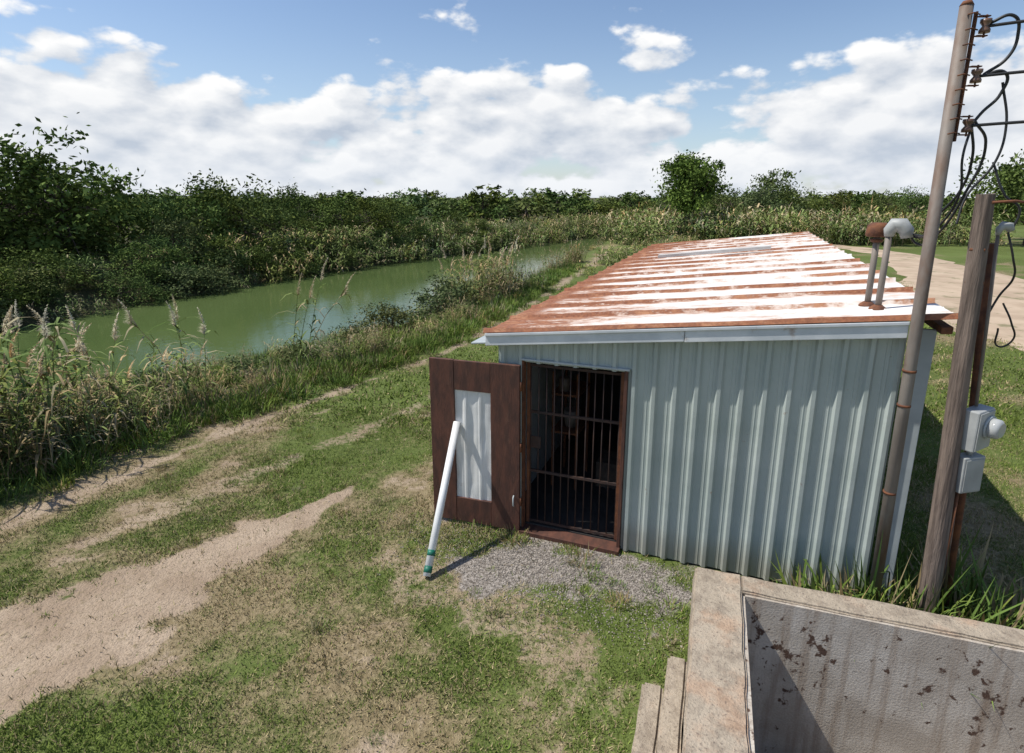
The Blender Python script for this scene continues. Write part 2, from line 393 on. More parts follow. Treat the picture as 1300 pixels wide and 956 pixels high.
def mdata(me):
    if me.name in _cache: return _cache[me.name]
    V=np.empty(len(me.vertices)*3,np.float32); me.vertices.foreach_get('co',V)
    Fv=np.empty(len(me.loops),np.int32); me.loops.foreach_get('vertex_index',Fv)
    C=np.empty(len(me.vertices)*4,np.float32); me.attributes['Col'].data.foreach_get('color',C)
    M=np.empty(len(me.polygons),np.int32); me.polygons.foreach_get('material_index',M)
    _cache[me.name]=(V.reshape(-1,3),Fv.reshape(-1,4),C.reshape(-1,4)[:,:3],M); return _cache[me.name]
def merged(name, items, mats, parent=None, var=.2):
    Vs=[];Fs=[];Cs=[];Ms=[];off=0
    for (me,x,y,z,sx_,sy_,sz_,rz,t1,t2) in items:
        V,F,C,M=mdata(me)
        Mx=np.array((Matrix.Rotation(rz,3,'Z')@Matrix.Rotation(t1,3,'X')@Matrix.Rotation(t2,3,'Y')))
        W_=(V*[sx_,sy_,sz_])@Mx.T+[x,y,z]
        g=rng.uniform(1-var,1+var); hue=rng.normal()*.07
        Vs.append(W_.astype(np.float32));Fs.append(F+off);Cs.append(C*np.array([g*(1+hue),g,g*(1-hue)]));Ms.append(M);off+=len(V)
    return obj(name,mesh_np(name,np.concatenate(Vs),np.concatenate(Fs),mats,col=np.concatenate(Cs),midx=np.concatenate(Ms)),parent)
def items(meshes, pts, scl, zs=1.0, tilt=.08, dz=0.0, wide=1.0):
    out=[]
    for p in pts:
        x,y=p[0],p[1]; s=rng.uniform(*scl)*(p[2] if len(p)>2 else 1)
        out.append((meshes[rng.integers(len(meshes))],x,y,float(height(x,y))+dz,s*wide,s*wide,s*zs*rng.uniform(.85,1.15),rng.uniform(0,6.28),rng.normal()*tilt,rng.normal()*tilt))
    return out
LM=[M_leaf,M_bark]; GM=[M_grass]

TM=[tree_mesh('mesquite_a',5.6,3.0,.02,3800,.125,seed=1,nclump=100,lo=.2,trunk=.1),
    tree_mesh('mesquite_b',4.8,3.4,.02,3800,.125,seed=2,nclump=100,dark=(.042,.066,.022),light=(.10,.135,.04),lo=.2,trunk=.1),
    tree_mesh('mesquite_c',6.4,2.6,.04,3600,.125,seed=3,nclump=80,light=(.15,.18,.07),lo=.25,trunk=.1),
    tree_mesh('willow_bush',3.8,2.8,.02,3200,.125,seed=4,nclump=80,dark=(.06,.08,.03),light=(.15,.17,.07),lo=.15,trunk=.08)]
TF=[tree_mesh('far_a',6,3.4,.01,560,.42,seed=41,nclump=56,lo=.15),tree_mesh('far_b',4.6,3.8,.01,560,.42,seed=42,nclump=56,light=(.14,.17,.065),lo=.15),tree_mesh('far_c',6.6,2.8,.02,540,.40,seed=43,nclump=50,lo=.25)]
CM=[cane_mesh('giant_reed_a',seed=11),cane_mesh('giant_reed_b',seed=12,plume=.12,dry=.15),cane_mesh('giant_reed_c',seed=13,H=1.8,R=1.0,ns=30,plume=.05)]
CD=[cane_mesh('dry_reed_a',seed=14,H=1.8,R=.9,ns=20,dry=.6,plume=.05),CM[0],CM[2]]
CF=[cane_mesh('far_reed_a',seed=21,H=2.4,R=1.3,ns=22,nleaf=8,plume=.12,lw=.055,leafL=.7,dry=.2,seg=2),cane_mesh('far_reed_b',seed=22,H=2.2,R=1.5,ns=22,nleaf=8,plume=.04,lw=.055,leafL=.7,dry=.15,seg=2)]
TU=[tuft_mesh('weed_tuft_a',n=80,w=.009,seed=31),tuft_mesh('weed_tuft_b',seed=32,H=.5,R=.3,n=95,w=.009),tuft_mesh('weed_tuft_c',seed=33,H=.25,R=.3,n=90,w=.009,c1=(.17,.245,.05))]
TD=[tuft_mesh('dry_tuft_a',n=80,w=.009,seed=35,dry=.8),tuft_mesh('dry_tuft_b',seed=36,H=.45,R=.35,n=85,w=.009,dry=.6)]

# far bank brush
pts=[]
for yy in np.arange(7,62,2.4):
    near=(.60+.46*sstep(15,28,yy)) if yy<41 else .62
    for k in range(4):
        if k==0 and rng.random()<.25: continue
        q=rng.random(); v=1.22 if q<.16 else (1.0 if q<.45 else rng.uniform(.5,.82))
        pts.append((xf(yy)-4.8-k*3.6-rng.uniform(0,2.8),yy+rng.uniform(-1.6,1.6),near*v*(1+.04*k)))
merged('riverside_trees',items(TM,pts,(.92,1.08),wide=1.12),LM,var=.32)
pts=[]
for yy in np.arange(6,100,1.05):
    for k in range(3):
        if yy<34 and rng.random()<.62: continue
        pts.append((xf(yy)-.2-k*1.6-rng.uniform(0,.8),yy+rng.uniform(-.5,.5),.58 if yy<36 else .9))
merged('far_bank_reeds',items(CF,pts,(.7,1.1)),GM)
pts=[(xf(yy)-.9-rng.uniform(0,3.6),yy+rng.uniform(-.6,.6)) for yy in np.arange(6,62,.62)]
merged('far_bank_shrubs',items(TM,pts,(.20,.50),dz=-.1,wide=1.35,zs=.8),LM,var=.3)

pts=[]
while len(pts)<440:
    az=rng.uniform(-.8,.98); dd=rng.uniform(80,260)
    x=dd*math.sin(az); y=dd*math.cos(az)
    if xf(y)-1<x<xs(y)+1: continue
    q=rng.random(); pts.append((x,y,(1+dd/500)*(1.25 if q<.08 else (1.0 if q<.35 else rng.uniform(.5,.8)))))
merged('distant_treeline',items(TF,pts,(.50,.70),wide=1.45,zs=.85),LM,var=.3)
pts=[(24,66,1.1),(28,69,1.3),(31,72,1.35),(37,74,.85),(42,78,.95),(20,76,.7),(50,80,.9),(56,84,.9),(46,76,.7)]
merged('mesquite_grove',items(TM,pts,(.95,1.1)),LM)
TB=tree_mesh('live_oak_mesh',7.8,3.2,.2,9000,.15,seed=8,nclump=110,trunk=.24,dark=(.04,.066,.016),light=(.125,.18,.04),nlobe=10)
obj('oak_tree',TB,None,(15.3,52,0),(0,0,1.0))
TR=tree_mesh('mesquite_tree_mesh',6.4,3.9,.1,8000,.15,seed=9,nclump=110,dark=(.045,.07,.02),nlobe=9)
obj('mesquite_tree',TR,None,(40,46,0),(0,0,2.0),(1.05,1.05,1.05))
obj('mesquite_tree',TR,None,(47,52,0),(0,0,.5),(1.0,1.0,.95))
pts=[]
while len(pts)<220:
    x=rng.uniform(9,34+rng.uniform(0,5)); y=rng.uniform(46,60)
    if not on_road(np.array([x]),np.array([y]))[0]: pts.append((x,y,rng.uniform(.75,1.1)))
merged('cane_thicket',items(CF,pts,(1.0,1.4)),GM,var=.3)
pts=[]
for _ in range(45):
    y=rng.uniform(28,46); pts.append((xc(y)+rng.uniform(.5,4)+(y-26)*.15,y))
merged('cane_stand',items(CF,pts,(.35,.6)),GM)
# near bank reeds
pts=[]
for _ in range(120):
    y=rng.uniform(3.5,9.6); w=xc(y)-xs(y); f_=rng.random()**1.3; x=xc(y)-.5-f_*w*.55
    pts.append((x,y,.66 if y<8.2 else .46))
for _ in range(85):
    y=rng.uniform(9,21); w=xc(y)-xs(y); f_=rng.random()**1.2; x=xc(y)-.7-f_*w*.75
    pts.append((x,y,.38-.12*f_))
for _ in range(50):
    y=rng.uniform(20,60); w=xc(y)-xs(y); x=xc(y)-.2-rng.random()*w*.6
    pts.append((x,y,.26))
for _ in range(18):
    y=rng.normal(23.0,1.0); w=xc(y)-xs(y); x=xc(y)-.2-rng.random()*w*.45; pts.append((x,y,.78))
for _ in range(7):
    y=rng.uniform(30,36); w=xc(y)-xs(y); x=xc(y)-.2-rng.random()*w*.2; pts.append((x,y,.6))
merged('near_bank_reeds',items(CD,pts,(.85,1.2)),GM,var=.28)
CP=cane_mesh('plume_reed',ns=4,H=2.6,R=.5,plume=1.0,nleaf=14,dry=.3,seed=44,lw=.026,leafL=.62,psize=1.4,hmin=.75)
CT=cane_mesh('tall_loose_reed',ns=12,H=2.6,R=.9,plume=.25,nleaf=16,dry=.3,seed=45,lw=.028,leafL=.66,hmin=.6,psize=1.2)
pts=[(-7.7,8.0,.95),(-8.9,8.4,1.0),(-6.7,9.2,.85),(-6.0,10.4,.85),(-4.9,12.6,.85),(-7.9,6.6,.9),(-1.0,22,1.0),(-.4,24.5,1.0),(-1.6,20.6,.85),(-9.4,9.0,.9)]
merged('plume_reeds',items([CP],pts,(.97,1.05)),GM)
pts=[(-8.3,7.8,.9),(-7.3,7.9,.85),(-8.9,7.4,1.0),(-9.5,8.3,.95),(-7.6,6.9,.85),(-8.6,6.6,.95),(-6.8,8.4,.75),(-9.8,7.0,1.0),(-8.0,7.2,.95),(-6.3,9.6,.6),(-7.1,7.3,.8),(-1.4,21.5,.9),(-.6,23.2,.95),(-1.0,22.4,.9)]
merged('tall_reeds',items([CT],pts,(.9,1.05)),GM)
pts=[(-3.6,17.0,.25),(-2.6,18.8,.28),(-1.9,20.2,.3),(-4.4,15.3,.2),(-7.2,11.0,.16),(-5.0,13.6,.18),(-5.9,12.6,.16),(-1.2,23,.3),(9,53,.28),(11,57,.3),(13,61,.35)]
merged('near_bank_shrubs',items([TM[3]],pts,(.95,1.1),dz=-.1,wide=1.4),LM)
pts=[]
for _ in range(850):
    y=3+rng.random()**1.3*29; x=xc(y)-rng.normal()*.42-.3; pts.append((x,y))
for _ in range(400):
    y=rng.uniform(3.5,21); w=xc(y)-xs(y); pts.append((xc(y)-rng.random()*w*.95,y,1.4))
merged('bank_weeds',items(TU,pts,(.6,1.1)),GM,var=.25)
pts=[]
for _ in range(420):
    y=3+rng.random()**1.3*22; pts.append((xc(y)-rng.random()**1.5*3.2-.1,y,rng.uniform(.6,1.3)))
merged('dry_bank_grass',items(TD,pts,(.6,1.1)),GM,var=.25)

def lawn(name,n,ymin,ymax,xmin,xmax,h,w,power=1.0):
    r=np.random.default_rng(int(n)%97)
    y=ymin+(ymax-ymin)*r.random(n)**power
    lim=1.0*y+1.5; x=r.uniform(-1,1,n)*lim
    ok=(x>xmin)&(x<xmax)&(x>xc(y)-.6); x=x[ok];y=y[ok]
    d,g,dr,sl=masks(x,y)
    ls,ld=shed_local(x,y); ba,bb=basin_local(x,y)
    dens=np.clip(1-d*1.4,.035,1)*np.clip(1-g*1.1,.05,1)*np.clip(1.15-dr*.5,.3,1)*np.clip(-.1+1.9*fbm(x,y,3.5,40,3),.15,1)
    ok=(r.random(len(x))<dens)&~((ls>-.32)&(ls<3.45)&(ld>-.03)&(ld<12.0))&~((ba>-.02)&(ba<4.9)&(bb<.02)&(bb>-3.7))&~((ba>-.35)&(ba<0)&(bb<-.8)&(bb>-2.3))
    if ymax>12: ok&=~on_road(x,y,-.4)
    x=x[ok];y=y[ok];dr=dr[ok];m=len(x); z=height(x,y)
    az=r.uniform(0,6.28,m); el=r.uniform(.25,1.35,m); L=h*r.uniform(.4,1.2,m)*(.3+1.4*fbm(x,y,1.2,50,3)); W=w*r.uniform(.6,1.3,m)
    D=np.stack([np.cos(az)*np.cos(el),np.sin(az)*np.cos(el),np.sin(el)],1)
    az2=r.uniform(0,6.28,m); Sx=np.stack([np.cos(az2),np.sin(az2),np.zeros(m)],1)
    P=np.stack([x,y,z-.004],1)
    V=np.stack([P-Sx*W[:,None],P+Sx*W[:,None],P+D*L[:,None]],1).reshape(-1,3)
    k=r.random((m,1)); n3=fbm(x,y,.9,60,3)[:,None]
    gcol=np.array([.070,.102,.021])+(np.array([.185,.232,.057])-np.array([.070,.102,.021]))*np.clip(k*.7+n3*.8-.25,0,1)
    dcol=np.array([.31,.25,.14])*(.6+.7*k)
    isd=r.random((m,1))<np.clip(.06+dr*.78,0,.82)[:,None]
    col=np.where(isd,dcol,gcol)
    return mesh_np(name,V,np.arange(3*m).reshape(-1,3),[M_grass],col=np.repeat(col,3,0))
e=empty('lawn_grass')
obj('near_blades',lawn('near_blades',640000,2.3,10,-8,9,.05,.0052),e)
obj('mid_blades',lawn('mid_blades',240000,9,26,-8,26,.08,.014),e)
r=np.random.default_rng(5); pts=[]
while len(pts)<260:
    x=r.uniform(-5,2.2);y=r.uniform(3,11); d,g,dr,sl=masks(np.array([x]),np.array([y])); ls,ld=shed_local(x,y)
    ba,bb=basin_local(x,y)
    if ld>-.05 and ls>-.4: continue
    if ba>-.6 and bb<.05: continue
    if d[0]>.6 and r.random()<.8: continue
    pts.append((x,y,r.uniform(.5,1.3)))
pts+= [(.02,5.78,2),(-.1,5.82,2),(.05,5.7,1.6),(.75,5.35,2),(.8,5.15,1.6),(-.35,5.9,2),(.9,5.0,1.6),(.7,4.8,1.5),(1.0,4.7,1.5),(.8,4.5,1.5),(-.2,6.0,1.8),(1.35,4.9,1.5),(1.45,4.6,1.8),(1.3,4.2,1.6),(1.1,3.95,1.5),(-.9,6.2,1.6),(-.6,6.15,1.6)]
merged('lawn_weeds',items([TU[2],TU[0],TD[0]],pts,(.17,.30)),GM,var=.25)
pts=[(2.9,4.55),(3.05,4.62),(3.2,4.5),(3.42,4.55),(3.5,4.35),(3.62,4.6),(3.8,4.4),(3.9,4.25),(4.1,4.3),(4.2,4.5),(4.4,4.2),(2.75,4.7),(3.95,4.6),(4.6,4.3),(3.3,4.4),(3.0,4.45),(4.3,4.0)]
merged('pole_weeds',items([TU[1],TU[0],TD[1]],pts,(1.0,1.7),zs=1.3),GM,var=.25)

n=10000; r=np.random.default_rng(77)
ls=.75+r.normal(size=n)*.88; ld=-.5+r.normal(size=n)*.40; ok=(ld<-.08)&(ls<2.9)
ls=ls[ok];ld=ld[ok]; x=P0[0]+ls*E1[0]+ld*E2[0]; y=P0[1]+ls*E1[1]+ld*E2[1]
ba,bb=basin_local(x,y); ok=~((ba>-.02)&(bb<.02)); x=x[ok];y=y[ok]; m=len(x); z=height(x,y)
sz=r.uniform(.004,.011,m); O=np.array([[1,0,0],[-1,0,0],[0,1,0],[0,-1,0],[0,0,.7],[0,0,-.7]],float)
V=(O[None]*sz[:,None,None]*r.uniform(.7,1.3,(m,6,1)))
a=r.uniform(0,6.28,m); R2=np.zeros((m,3,3)); R2[:,0,0]=np.cos(a);R2[:,0,1]=-np.sin(a);R2[:,1,0]=np.sin(a);R2[:,1,1]=np.cos(a);R2[:,2,2]=1
V=np.einsum('mij,mkj->mki',R2,V)+np.stack([x,y,z+sz*.3],1)[:,None]
Fo=np.array([[0,2,4],[2,1,4],[1,3,4],[3,0,4],[2,0,5],[1,2,5],[3,1,5],[0,3,5]])
F=(Fo[None]+np.arange(m)[:,None,None]*6).reshape(-1,3)
Mst,nt,b,tc=newmat('gravel_stone'); nt.l(nt.attr('Col','Color'),b.inputs['Base Color']); b.inputs['Roughness'].default_value=.9
col=np.repeat(np.array([.38,.335,.285])*r.uniform(.35,1.2,(m,1)),6,0)
obj('gravel_patch',mesh_np('gravel_patch',V.reshape(-1,3),F,[Mst],col=col))
n=900; t=r.random(n); BP=np.array(BARE); x=np.interp(t*5,range(len(BP)),BP[:,0])+r.normal(size=n)*.45; y=np.interp(t*5,range(len(BP)),BP[:,1])+r.normal(size=n)*.3
d,_,_,_=masks(x,y); ok=d>.4; x=x[ok];y=y[ok];m=len(x); z=height(x,y); sz=r.uniform(.002,.007,m)
V=(O[None]*sz[:,None,None]*r.uniform(.6,1.4,(m,6,1)))+np.stack([x,y,z+sz*.1],1)[:,None]
F=(Fo[None]+np.arange(m)[:,None,None]*6).reshape(-1,3); col=np.repeat(np.array([.44,.34,.24])*r.uniform(.8,1.15,(m,1)),6,0)
obj('dirt_clods',mesh_np('dirt_clods',V.reshape(-1,3),F,[Mst],col=col))

# ------------------------------------------------------------------ metal shed
shed=empty('metal_shed',(P0[0],P0[1],0),-A)
SL=.1108; ztop=lambda s:2.25+(s+.3)*SL
M_corr,nt,b,tc=newmat('grey_green_corrugated')
st=nt.noise(nt.mapv(tc,(5,5,.35)),1.2,5,.65); bl=nt.noise(tc,1.4,5,.6)
c=nt.mix(nt.ss(bl,.3,.7),(.345,.395,.365),(.42,.465,.435)); c=nt.mix(nt.ss(st,.5,.8,0,.4),c,(.26,.28,.245))
sepx=nt.n('ShaderNodeSeparateXYZ'); nt.l(tc,sepx.inputs[0])
low=nt.ss(nt.m('ADD',sepx.outputs[2],nt.m('MULTIPLY',bl,-.35)),.22,-.08)
c=nt.mix(nt.m('MULTIPLY',low,.5),c,(.22,.18,.13))
c=nt.mix(nt.ss(nt.noise(tc,11,4,.6),.68,.74,0,.6),c,(.25,.15,.09))
nt.l(c,b.inputs['Base Color']); b.inputs['Roughness'].default_value=.5; b.inputs['Metallic'].default_value=.05
nt.l(nt.bump(nt.noise(tc,3,3,.5),.3,.025),b.inputs['Normal'])
def corr(name,s0,s1,z0,z1f,y0=0.0,per=.2,depth=.032,mat=M_corr):
    prof=[(0,0),(.055,0),(.062,-.12),(.070,0),(.088,0),(.096,-.12),(.104,0),(.125,0),(.145,-1),(.178,-1)]
    P=[]; k=math.floor(s0/per)-1
    while k*per<s1+per:
        for (q,dv) in prof: P.append((k*per+q*per/.2,dv*depth))
        k+=1
    sx=np.array([p[0] for p in P]); sd=np.array([p[1] for p in P])
    pts=[(s0,float(np.interp(s0,sx,sd)))]+[(a_,d_) for a_,d_ in P if s0<a_<s1]+[(s1,float(np.interp(s1,sx,sd)))]
    V=[];F=[]
    for a_,d_ in pts:
        V.append((a_,y0+d_,z0+.012*(float(vnoise(a_,0,2.5,3))-.5))); V.append((a_,y0+d_,z1f(a_)))
    for i in range(len(pts)-1): F.append((2*i,2*i+2,2*i+3,2*i+1))
    return pyobj(name,V,F,mat,shed)
DW=1.07; W=3.4
corr('front_wall_left',-.3,-.02,.03,ztop)
corr('front_wall_over_door',-.02,DW+.03,2.0,ztop)
corr('front_wall_right',DW+.03,W,.02,ztop)
box('left_wall',-.3,-.25,.02,11.95,0,2.24,M_trim,shed,0)
V=[(W-.05,.02,0),(W,.02,0),(W,11.95,0),(W-.05,11.95,0),(W-.05,.02,2.62),(W,.02,2.62),(W,11.95,2.62),(W-.05,11.95,2.62)]
pyobj('right_wall',V,BOXF,M_corr,shed)
box('rear_wall',-.24,W-.06,11.9,11.95,0,2.25,M_trim,shed,0)
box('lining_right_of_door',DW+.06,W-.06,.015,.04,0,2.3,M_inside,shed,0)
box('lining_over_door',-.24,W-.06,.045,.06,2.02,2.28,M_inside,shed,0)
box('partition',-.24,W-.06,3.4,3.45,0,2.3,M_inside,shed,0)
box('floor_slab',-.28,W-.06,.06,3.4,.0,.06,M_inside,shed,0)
box('jamb_left',-.04,.0,-.03,.05,.03,2.02,M_rust,shed)
box('jamb_right',DW,DW+.035,-.045,.05,.03,2.02,M_doorwood,shed)
box('door_head',-.04,DW+.05,-.048,.05,2.021,2.042,M_trim,shed)
box('threshold',-.05,DW+.04,-.12,.055,-.02,.05,M_doorwood,shed)
leaf=empty('door_leaf',(0,0,0)); leaf.parent=shed; leaf.location=(-.015,-.075,0); leaf.rotation_euler=(0,0,math.radians(3))
LW=1.05; z0,z1=.04,1.98
box('outer_stile',-LW,-LW+.29,-.045,0,z0,z1,M_doorwood,leaf)
box('hinge_stile',-.33,0,-.045,0,z0,z1,M_doorwood,leaf)
box('top_rail',-LW+.2925,-.3325,-.042,-.002,z1-.34,z1-.003,M_doorwood,leaf)
box('bottom_rail',-LW+.2925,-.3325,-.042,-.002,z0+.003,z0+.30,M_doorwood,leaf)
V=[];F=[];nxp=22;nzp=14
for j in range(nzp+1):
    for i in range(nxp+1):
        sx_=-LW+.29+(LW-.62)*i/nxp; zz=z0+.30+(z1-z0-.64)*j/nzp
        V.append((sx_,-.018-(.010 if i in (6,7,15,16) else 0)+.010*(float(vnoise(i*.3,j*.35,1.0,3))-.5)*2,zz))
for j in range(nzp):
    for i in range(nxp):
        a_=j*(nxp+1)+i; F.append((a_,a_+1,a_+nxp+2,a_+nxp+1))
pyobj('white_panel',V,F,M_panel,leaf)
for zz in (.35,1.0,1.7): tube('hinge',[(0.008,-.03,zz),(.008,-.03,zz+.1)],.012,M_rust,leaf)
tube('latch',[(-.06,-.055,.35),(-.06,-.08,.37),(-.06,-.08,.46),(-.06,-.055,.48)],.008,M_trim,leaf)
gate=empty('security_gate'); gate.parent=shed; gate.location=(0,.075,0)
for i in range(12):
    s_=.05+i*(DW-.1)/11; tube('bar',[(s_,0,.08),(s_,0,1.98)],.0075,M_darksteel,gate,n=6)
for zz in (.1,.72,1.42,1.95): box('cross_bar',.02,DW-.02,-.012,.012,zz-.014,zz+.014,M_darksteel,gate,0)
for s_ in (.02,DW-.035): box('gate_stile',s_-.012,s_+.022,-.015,.015,.07,1.98,M_rust,gate,0)
box('lock_plate',.05,.17,-.02,.0,1.0,1.14,M_darksteel,gate)
inn=empty('stored_equipment'); inn.parent=shed
box('shelf_board',.0,.35,1.0,1.6,1.3,1.33,M_rust,inn); box('shelf_board_low',.0,.35,1.0,1.6,.8,.83,M_rust,inn)
for s_,yy in((.02,1.02),(.33,1.02),(.02,1.58),(.33,1.58)): box('shelf_leg',s_-.015,s_+.015,yy-.015,yy+.015,.06,1.6,M_rust,inn,0)
tube('paint_can',[(.12,1.15,1.33),(.12,1.15,1.5)],.07,M_galv,inn); tube('bucket',[(.2,1.25,.83),(.2,1.25,1.05)],[.09,.11],M_galv,inn)
box('crate',.55,.95,1.2,1.6,.06,.4,M_bark,inn)
tube('lamp_cord',[(.32,.5,2.25),(.32,.5,1.98)],.004,M_black,inn,n=6); tube('lamp_shade',[(.32,.5,1.86),(.32,.5,1.93),(.32,.5,1.98)],[.06,.03,.02],M_rust,inn)
M_roof,nt,b,tc=newmat('rusted_white_roof')
sx=nt.n('ShaderNodeSeparateXYZ'); nt.l(tc,sx.inputs[0]); s_,d_=sx.outputs[0],sx.outputs[1]
PER=.76
big=nt.noise(nt.mapv(tc,(.35,1.1,1)),1.6,6,.68); fine=nt.noise(nt.mapv(tc,(1.1,3.0,1)),4.5,8,.74); tiny=nt.noise(tc,28,4,.7)
seam=nt.m('ABSOLUTE',nt.m('SUBTRACT',nt.m('FRACT',nt.m('DIVIDE',nt.m('ADD',d_,.08),PER)),.5))
seamw=nt.ss(seam,.20,.5)
fr=nt.m('MULTIPLY',nt.ss(s_,1.7,-.5),.145); frd=nt.m('MULTIPLY',nt.ss(d_,2.4,-.2),.045)
rm=nt.m('ADD',nt.m('ADD',nt.m('MULTIPLY',big,.55),nt.m('MULTIPLY',fine,.5)),nt.m('ADD',nt.m('MULTIPLY',seamw,.15),nt.m('ADD',fr,frd)))
mask=nt.ss(rm,.63,.71)
halo=nt.ss(rm,.55,.67,0,.7)
edge=nt.m('MAXIMUM',nt.ss(nt.m('ADD',d_,nt.m('MULTIPLY',fine,-.25)),-.05,-.16),nt.ss(nt.m('ADD',s_,nt.m('MULTIPLY',fine,-.5)),-.25,-.5))
mask=nt.m('MAXIMUM',mask,edge)
paint=nt.mix(nt.ss(big,.3,.7),(.76,.73,.69),(.64,.59,.55)); paint=nt.mix(halo,paint,(.54,.36,.25))
rust=nt.mix(nt.ss(tiny,.3,.7),(.31,.115,.050),(.18,.065,.032)); rust=nt.mix(nt.ss(fine,.48,.68),rust,(.43,.21,.11))
nt.l(nt.mix(mask,paint,rust),b.inputs['Base Color']); b.inputs['Roughness'].default_value=.8
nt.l(nt.bump(nt.m('ADD',fine,nt.m('MULTIPLY',mask,-.4)),.25,.01),b.inputs['Normal'])
s0r,s1r=-.42,3.72; V=[];F=[]; ds=[]
d=-.14
prof=[(0,0),(.025,.035),(.05,.035),(.075,0),(.25,0),(.26,.008),(.27,0),(.50,0),(.51,.008),(.52,0)]
while d<12.1:
    for q,hh in prof:
        if d+q<=12.1: ds.append((d+q,hh))
    d+=PER
nsr=24
for (dd,hh) in ds:
    for i in range(nsr+1):
        ss_=s0r+(s1r-s0r)*i/nsr
        V.append((ss_,dd+.01*(float(vnoise(ss_,dd,.9,5))-.5),ztop(ss_)+.07+hh*(.8+.4*float(vnoise(ss_,dd,2,6)))+.012*(float(vnoise(ss_,dd,1.6,2))-.5)))
for j in range(len(ds)-1):
    for i in range(nsr): a_=j*(nsr+1)+i; F.append((a_,a_+1,a_+nsr+2,a_+nsr+1))
o=pyobj('roof_sheet',V,F,M_roof,shed); md=o.modifiers.new('sol','SOLIDIFY'); md.thickness=.006; md.offset=-1
def sbox(name,sa_,sb_,y0,y1,h0,h1,mat):
    V=[(sa_,y0,ztop(sa_)+h0),(sb_,y0,ztop(sb_)+h0),(sb_,y1,ztop(sb_)+h0),(sa_,y1,ztop(sa_)+h0),(sa_,y0,ztop(sa_)+h1),(sb_,y0,ztop(sb_)+h1),(sb_,y1,ztop(sb_)+h1),(sa_,y1,ztop(sa_)+h1)]
    return pyobj(name,V,BOXF,mat,shed,bevel=.006)
sbox('front_fascia',-.40,1.62,-.125,-.045,-.075,.060,M_white); sbox('front_fascia_joined',1.625,3.37,-.128,-.045,-.08,.058,M_white)
sbox('fascia_lip',-.40,3.37,-.142,-.1285,.030,.062,M_white)
for q in (.6,3.2,6,9,11.7): sbox('purlin',-.38,3.68,q,q+.06,-.05,.054,M_rust)
sbox('right_eave_rail',3.6,3.68,-.1,11.9,-.06,-.002,M_rust)
sbox('eave_soffit',-.58,-.41,-.10,11.9,-.06,-.04,M_trim)
box('corner_panel',3.44,3.61,.03,.08,.0,2.63,M_trim,shed)
V=[];
for hh in (.125,.19):
    for (ss_,dd) in ((.45,6.85),(2.6,7.08),(2.6,7.28),(.45,7.05)): V.append((ss_,dd,ztop(ss_)+hh))
pyobj('loose_plank',V,BOXF,M_plank,shed,bevel=.004)
def vent(s_,d_,h,cm,kind):
    z=ztop(s_)+.07; e=empty('vent_pipe'); e.parent=shed; e.location=(s_,d_,z)
    tube('pipe',[(0,0,-.1),(0,0,h)],.027,M_galv,e); tube('flashing',[(0,0,0),(0,0,.012),(0,0,.04)],[.075,.07,.035],M_rust,e)
    if kind==0:
        tube('cap_skirt',[(0,0,h-.08),(0,0,h-.07),(0,0,h+.02),(0,0,h+.045)],[.085,.10,.09,.06],cm,e,n=18)
        tube('cap_brim',[(.0,0,h-.13),(0,0,h-.10)],[.045,.06],M_rust,e)
    else:
        tube('weatherhead',[(0,0,h-.05),(0,0,h),(.03,-.01,h+.05),(.08,-.02,h+.05),(.12,-.03,h),(.13,-.035,h-.06)],[.036,.05,.062,.066,.058,.045],cm,e,n=14)
    return e
vent(3.19,.62,.72,M_rust,0); vent(3.24,.42,.70,M_grey,1)

pp=empty('white_pipe')
a0=Vector((-.849,5.075,.03)); a1=Vector((-.613,6.09,1.26))
tube('pipe',[a0,a1],.040,M_pvc,pp,n=24)
for t0,t1 in ((.02,.06),(.12,.155)):
    tube('green_band',[a0.lerp(a1,t0),a0.lerp(a1,t1)],.0415,M_green,pp,n=24)

# ------------------------------------------------------------------ concrete basin
M_conc,nt,b,tc=newmat('weathered_concrete')
n1=nt.noise(tc,1.8,6,.65); n2=nt.noise(tc,9,6,.7); n3=nt.noise(tc,45,4,.7)
c=nt.mix(nt.ss(n1,.3,.7),(.36,.30,.225),(.48,.40,.305)); c=nt.mix(nt.ss(n2,.42,.66,0,.8),c,(.25,.20,.15)); c=nt.mix(nt.ss(n1,.5,.64,0,.5),c,(.42,.25,.15))
c=nt.mix(nt.ss(n3,.54,.70,0,.8),c,(.13,.10,.08))
nt.l(c,b.inputs['Base Color']); b.inputs['Roughness'].default_value=.92
nt.l(nt.bump(nt.m('ADD',n2,nt.m('MULTIPLY',n3,.6)),.9,.025),b.inputs['Normal'])
M_plas,nt,b,tc=newmat('stained_plaster')
n1=nt.noise(tc,2.2,6,.65); n2=nt.noise(nt.mapv(tc,(1,1,.8)),14,5,.6,.3); n3=nt.noise(tc,60,4,.6); n5=nt.noise(tc,1.6,3,.5)
c=nt.mix(nt.ss(n1,.35,.65),(.40,.35,.29),(.56,.51,.44)); c=nt.mix(nt.ss(n3,.45,.75,0,.55),c,(.28,.23,.18))
streak=nt.noise(nt.mapv(tc,(9,9,.6)),1.2,4,.6); c=nt.mix(nt.ss(streak,.46,.72,0,.7),c,(.25,.18,.125))
c=nt.mix(nt.ss(nt.m('ADD',n2,nt.m('MULTIPLY_ADD',n5,.5,-.25)),.62,.69),c,(.09,.05,.033))
nt.l(c,b.inputs['Base Color']); b.inputs['Roughness'].default_value=.9; nt.l(nt.bump(n3,.5,.012),b.inputs['Normal'])
bas=empty('concrete_basin',(PB[0],PB[1],0),-B)
TZ=.6
